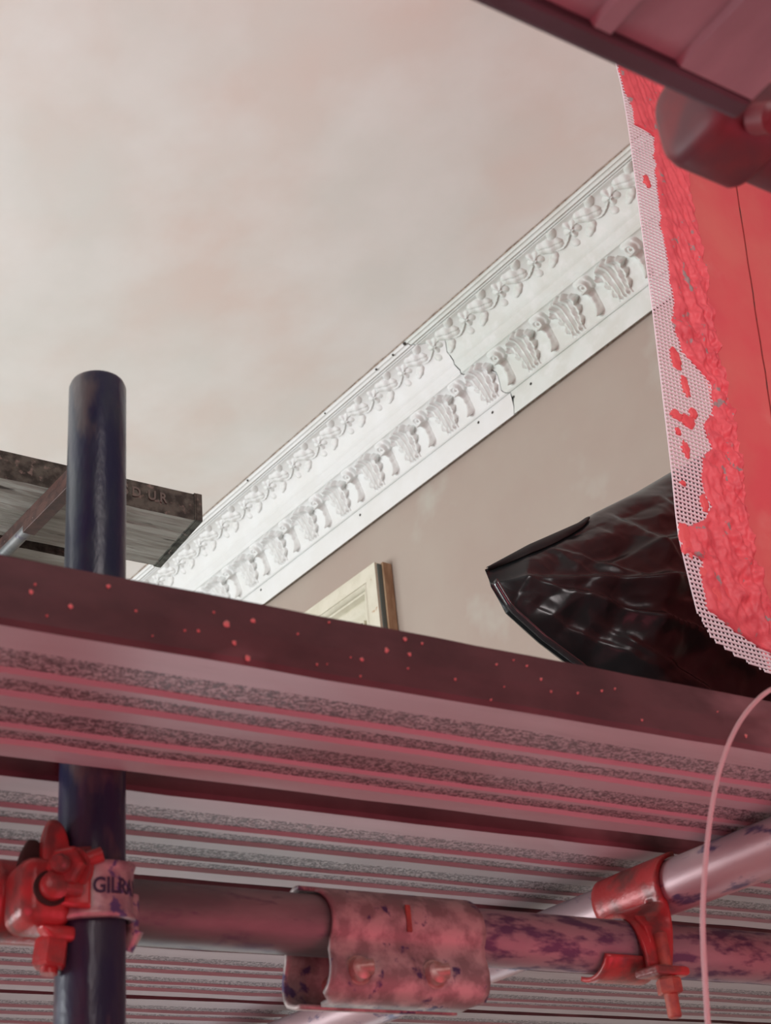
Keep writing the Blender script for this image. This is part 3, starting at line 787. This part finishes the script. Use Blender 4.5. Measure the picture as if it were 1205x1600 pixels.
# ------------------------------------------------------------------ timber boards on the higher lift, left
ZW = 1.10
def timber(u0, u1, v0, v1, z0, th, label, letters=False):
    base = (u0, v0, z0); r = root('timber_board', base, A, label, 'scaffold board', 'timber boards on the higher lift')
    rows = []; N = 60; M = 16
    mb = MB()
    rows = []
    for i in range(N + 1):
        u = u0 + (u1 - .012 - u0) * i / N
        rows.append([(u, v0 + (v1 - v0) * j / M, z0 + .0012 * noise.noise((u * 6, j * 1.9, 0)) + .001 * noise.noise((u * 30, j * 2.3, 3))) for j in range(M + 1)])
    mb.grid(rows); mb.grid([[(x, y, z0 + th) for x, y, z in (q[0], q[-1])] for q in rows])
    for q in (rows[0], rows[-1]): mb.add([q[0], q[-1], (q[-1][0], q[-1][1], z0 + th), (q[0][0], q[0][1], z0 + th)], [(0, 1, 2, 3)])
    link('plank', mb, 'old_timber', r, base)
    mb = MB()
    for k in (0, -1):
        sg = -1 if k == 0 else 1
        mb.grid([[(q[k][0], q[k][1] , q[k][2] - .0003), (q[k][0], q[k][1] + sg * (.0012 + .001 * noise.noise((q[k][0] * 25, 2, 0))), z0 + th * .5), (q[k][0], q[k][1], z0 + th + .001 * noise.noise((q[k][0] * 20, 7, 0)))] for q in rows])
    ed = link('edge', mb, 'old_timber_side', r, base)
    mb = MB()
    for (za, zb) in ((z0 - .0012, z0 + th + .0012),):
        mb.box((u1 - .0125, v0 - .0022, za), (u1 - .0095, v1 + .0022, zb)); mb.box((u1 - .0092, v0 - .0022, za), (u1, v1 + .0022, zb))
    o = link('end_band', mb, 'old_timber_side', r, base, bevel=.0006); o['label'] = 'dark metal band round the board end'
    return ed, base
tb, tbb = timber(-.9, .812, 1.655, 1.800, ZW, .044, 'weathered grey timber board with faint stamped letters, its end seen right of the navy pole')
me = text_mesh('F U S D  U R', .022, 'stamped_letters')
for vtx in me.vertices:
    x, y = vtx.co.x, vtx.co.y; p = Vector((.655 + x * .85, 1.655 - .0034, ZW + .0165 + y)); vtx.co = p - Vector(tbb)
me.materials.append(MT['letter_grey']); o = bpy.data.objects.new('stamped_letters', me); C.objects.link(o); o.parent = tb; o['label'] = 'faint pale stamped capitals'
timber(-.9, .700, 1.822, 1.985, ZW - .002, .044, 'dark timber board behind the lettered one, only a strip showing left of the navy pole')
# brown angle rail under them, running with the cornice
base = (.752, 1.2, ZW - .02)
rr_ = root('angle_rail', base, 0, 'thin brown steel rail slanting under the timber boards at left edge', 'rail')
mb = MB()
mb.box((.743, 1.52, ZW - .022), (.752, 2.5, ZW - .002)); link('web', mb, 'brown_steel', rr_, base, bevel=.001)
mb = MB(); mb.tube([(.749, 1.52, ZW - .028), (.749, 2.5, ZW - .028)], .0085, 16); o = link('lower_rod', mb, 'ledger_metal', rr_, base, smooth=40); o['label'] = 'shiny grey rod edge'
mb = MB(); mb.box((.739, 1.52, ZW - .038), (.757, 1.655, ZW - .020)); link('welded_strip', mb, 'brown_steel', rr_, base, bevel=.001)

# ------------------------------------------------------------------ overhead plank and tube, upper right (close to the lens)
ZO = .54
base = (.253, -.6, ZO)
op = root('scaffold_plank', base, A, 'blurred plank overhead in the top right corner with dark end lip', 'scaffold plank')
ua, ub, va, vb = .250, .478, -.6, .3435
prof = [(ua, .035), (ua, 0), (ua + .020, 0), (ua + .022, .004), (ua + .058, .004), (ua + .060, 0), (ua + .085, 0), (ua + .087, .004), (ua + .122, .004), (ua + .124, 0), (ua + .134, 0), (ua + .136, .004), (ua + .176, .004), (ua + .178, 0), (ub - .002, 0), (ub, .002), (ub, .035)]
rows = [[(u, v, ZO + z_) for u, z_ in prof] for v in (va, 0, vb - .014)]
mb = MB(); mb.loft(rows); link('ribbed_underside', mb, 'overhead_board', op, base)
mb = MB(); mb.box((ua, vb - .014, ZO - .0015), (ub, vb, ZO + .037)); o = link('end_lip', mb, 'overhead_side', op, base, bevel=.003)
base = (.5, .39, .60)
ot = root('scaffold_tube', base, A, 'blurred dark red tube end below the overhead plank in the top right corner', 'scaffold tube')
mb = MB(); mb.tube([(.530, .390, .60), (1.6, .390, .60)], .0225, 32); link('tube', mb, 'overhead_red', ot, base, smooth=40)
def sq_ring(u, r, n_=40, ex=.55):
    return [(u, .388 + r * math.copysign(abs(math.cos(t)) ** ex, math.cos(t)), .603 + r * 1.12 * math.copysign(abs(math.sin(t)) ** ex, math.sin(t))) for t in [2 * PI * k / n_ for k in range(n_)]]
mb = MB(); mb.loft([sq_ring(u, r) for u, r in ((.498, .015), (.499, .0215), (.502, .0255), (.508, .027), (.545, .027), (.549, .0255), (.551, .022))])
o = link('collar', mb, 'overhead_red', ot, base, smooth=50)
mb = MB(); mb.tube([(.522, .362, .578), (.522, .351, .569), (.522, .349, .567)], [.009, .009, .006], 20); link('bolt', mb, 'overhead_red', ot, base, smooth=40)

# ------------------------------------------------------------------ black polythene bag
def interp(pl, t):
    t = max(0, min(1, t)) * (len(pl) - 1); i = min(int(t), len(pl) - 2); f_ = t - i
    return [pl[i][k] + (pl[i + 1][k] - pl[i][k]) * f_ for k in range(2)]
BU = [(1.084, .925), (1.163, .977), (1.259, 1.033), (1.300, 1.064), (1.393, 1.122), (1.471, 1.176), (1.587, 1.255), (1.740, 1.345), (1.86, 1.40)]
BL = [(1.090, .900), (1.111, .863), (1.158, .829), (1.218, .796), (1.264, .745), (1.320, .680), (1.400, .580), (1.50, .470), (1.86, .462)]
NS, NTT = 170, 120
CREASE = [(1.09, .905, 1.42, .92, .012), (1.15, .90, 1.50, .80, .014), (1.18, .965, 1.34, .90, .008), (1.24, .84, 1.62, .62, .012), (1.30, 1.05, 1.36, .93, .007),
          (1.40, 1.08, 1.44, .86, .008), (1.22, .93, 1.44, 1.02, .007), (1.34, .88, 1.62, .92, .010), (1.14, .865, 1.32, .78, .007), (1.46, .98, 1.60, .86, .008)]
def bag_pt(a, b_, side):
    u0, z0 = interp(BU, a); u1, z1 = interp(BL, a)
    u = u0 + (u1 - u0) * b_; z = z0 + (z1 - z0) * b_
    d_ = math.hypot(u1 - u0, z1 - z0)
    belly = math.sin(PI * b_) ** .6 * min(.10, .004 + d_ * .24) * min(1, a * 9)
    p = Vector((u * 7, z * 7, side * 3.1))
    ridge = 0; amp = 1.0
    q = Vector((u * 6.5 + z * 3 + .25 * noise.noise(p), z * 11 - u * 6, side * 2.0))
    vor = 0
    for sc_, am in ((1.0, 1.0), (2.3, .42)):
        dd = noise.voronoi(q * sc_)[0]; vor += am * (dd[0] - .5 + .35 * (dd[1] - dd[0]))
    for o_ in range(3):
        nn = noise.noise(p * (1.3 * 2 ** o_) + Vector((o_ * 5, 0, 0))); ridge += amp * (.9 - 3.0 * abs(nn) ** .8); amp *= .5
    fold = math.sin((z - .62 * u) * 34 + 4 * noise.noise((u * 3, z * 3, 0)))
    cs_ = 0
    for (ua_, za_, ub_, zb_, hh) in CREASE:
        dx, dz = ub_ - ua_, zb_ - za_; L = math.hypot(dx, dz); tt = ((u - ua_) * dx + (z - za_) * dz) / (L * L)
        if -.1 < tt < 1.1:
            dd_ = ((u - ua_) * dz - (z - za_) * dx) / L + .008 * noise.noise((u * 12, z * 12, hh * 90))
            cs_ += hh * math.exp(-abs(dd_) / .012) * max(0, math.sin(PI * (tt + .1) / 1.2)) + hh * .8 * (1 if dd_ > 0 else -1) * (1 - math.exp(-abs(dd_) / .004)) * math.exp(-abs(dd_) / .03) * max(0, math.sin(PI * (tt + .1) / 1.2))
    cr = (-vor * .034 + ridge * .003 + cs_) * min(1, math.sin(PI * b_) * 2.2) * min(1, .25 + a * 4)
    return (u, 1.36 + side * (belly + cr), z)
mb = MB()
fr = [[bag_pt(i / NS, j / NTT, -1) for j in range(NTT + 1)] for i in range(NS + 1)]
bk = [[bag_pt(i / NS, j / NTT, .6) for j in range(NTT + 1)] for i in range(NS + 1)]
mb.grid(fr); mb.grid(bk)
for r_ in (0, -1): mb.grid([fr[r_], bk[r_]])
mb.grid([[f_[0] for f_ in fr], [f_[0] for f_ in bk]]); mb.grid([[f_[-1] for f_ in fr], [f_[-1] for f_ in bk]])
bb = (1.4, 1.36, .462)
bg_ = link('plastic_bag', mb, 'black_polythene', base=bb, rot=A, smooth=70)
tag(bg_, 'shiny crumpled black polythene bag on the deck behind the mesh, pointed corner to the left', 'plastic bag')
# near-black strip along the upper left edge, paints the shade inside the bag mouth
rows = []
for i in range(41):
    t = i / 40; a_ = .30 * t; wd = .030 + .22 * math.sin(PI * min(1, .12 + .88 * t)) * (1 - .55 * t); row = []
    for j in range(9):
        p = bag_pt(a_, max(.004, wd * j / 8), -1); row.append((p[0], p[1] - .0035 - .004 * math.sin(PI * j / 8), p[2] + .0015 * (1 - j / 8)))
    rows.append(row)
mb = MB(); mb.grid(rows); o = link('open_mouth', mb, 'bag_inside', bg_, bb, smooth=70, solid=.0008); o['label'] = 'dull black open mouth'
rows = []
for i in range(31):
    t = i / 30; u, z = interp(BL[:5], t); row = []
    for j in range(7):
        th = math.radians(200 - 230 * j / 6); row.append((u + .0035 * math.cos(th) - .001, 1.352 - .004 + .0035 * math.sin(th) * -1.5, z + .0035 * math.sin(th)))
    rows.append(row)
mb = MB(); mb.grid(rows); link('rolled_hem', mb, 'polythene_gloss', bg_, bb, smooth=70, solid=.0006)

# ------------------------------------------------------------------ thin clear plastic line in front
WR = [(1.15, .76, .475), (1.00, .735, .470), (.90, .72, .458), (.848, .72, .442), (.818, .72, .424), (.790, .72, .398), (.765, .72, .364), (.746, .72, .328), (.730, .72, .289), (.718, .72, .253), (.711, .72, .223), (.703, .72, .181), (.699, .72, .158), (.69, .72, .05), (.69, .72, -.6)]
mb = MB(); pts = []
W_ = [Vector(p) for p in WR]
for i in range(len(W_) - 1):
    p0 = W_[max(i - 1, 0)]; p1 = W_[i]; p2 = W_[i + 1]; p3 = W_[min(i + 2, len(W_) - 1)]
    for k in range(6):
        t = k / 6; pts.append(.5 * ((2 * p1) + (-p0 + p2) * t + (2 * p0 - 5 * p1 + 4 * p2 - p3) * t * t + (-p0 + 3 * p1 - 3 * p2 + p3) * t ** 3))
mb.tube(pts, .0019, 10)
o = link('plastic_line', mb, 'clear_plastic', base=(.703, .72, 0), rot=A, smooth=60)
tag(o, 'thin clear plastic line curving down over the nearest plank at the right', 'plastic line')
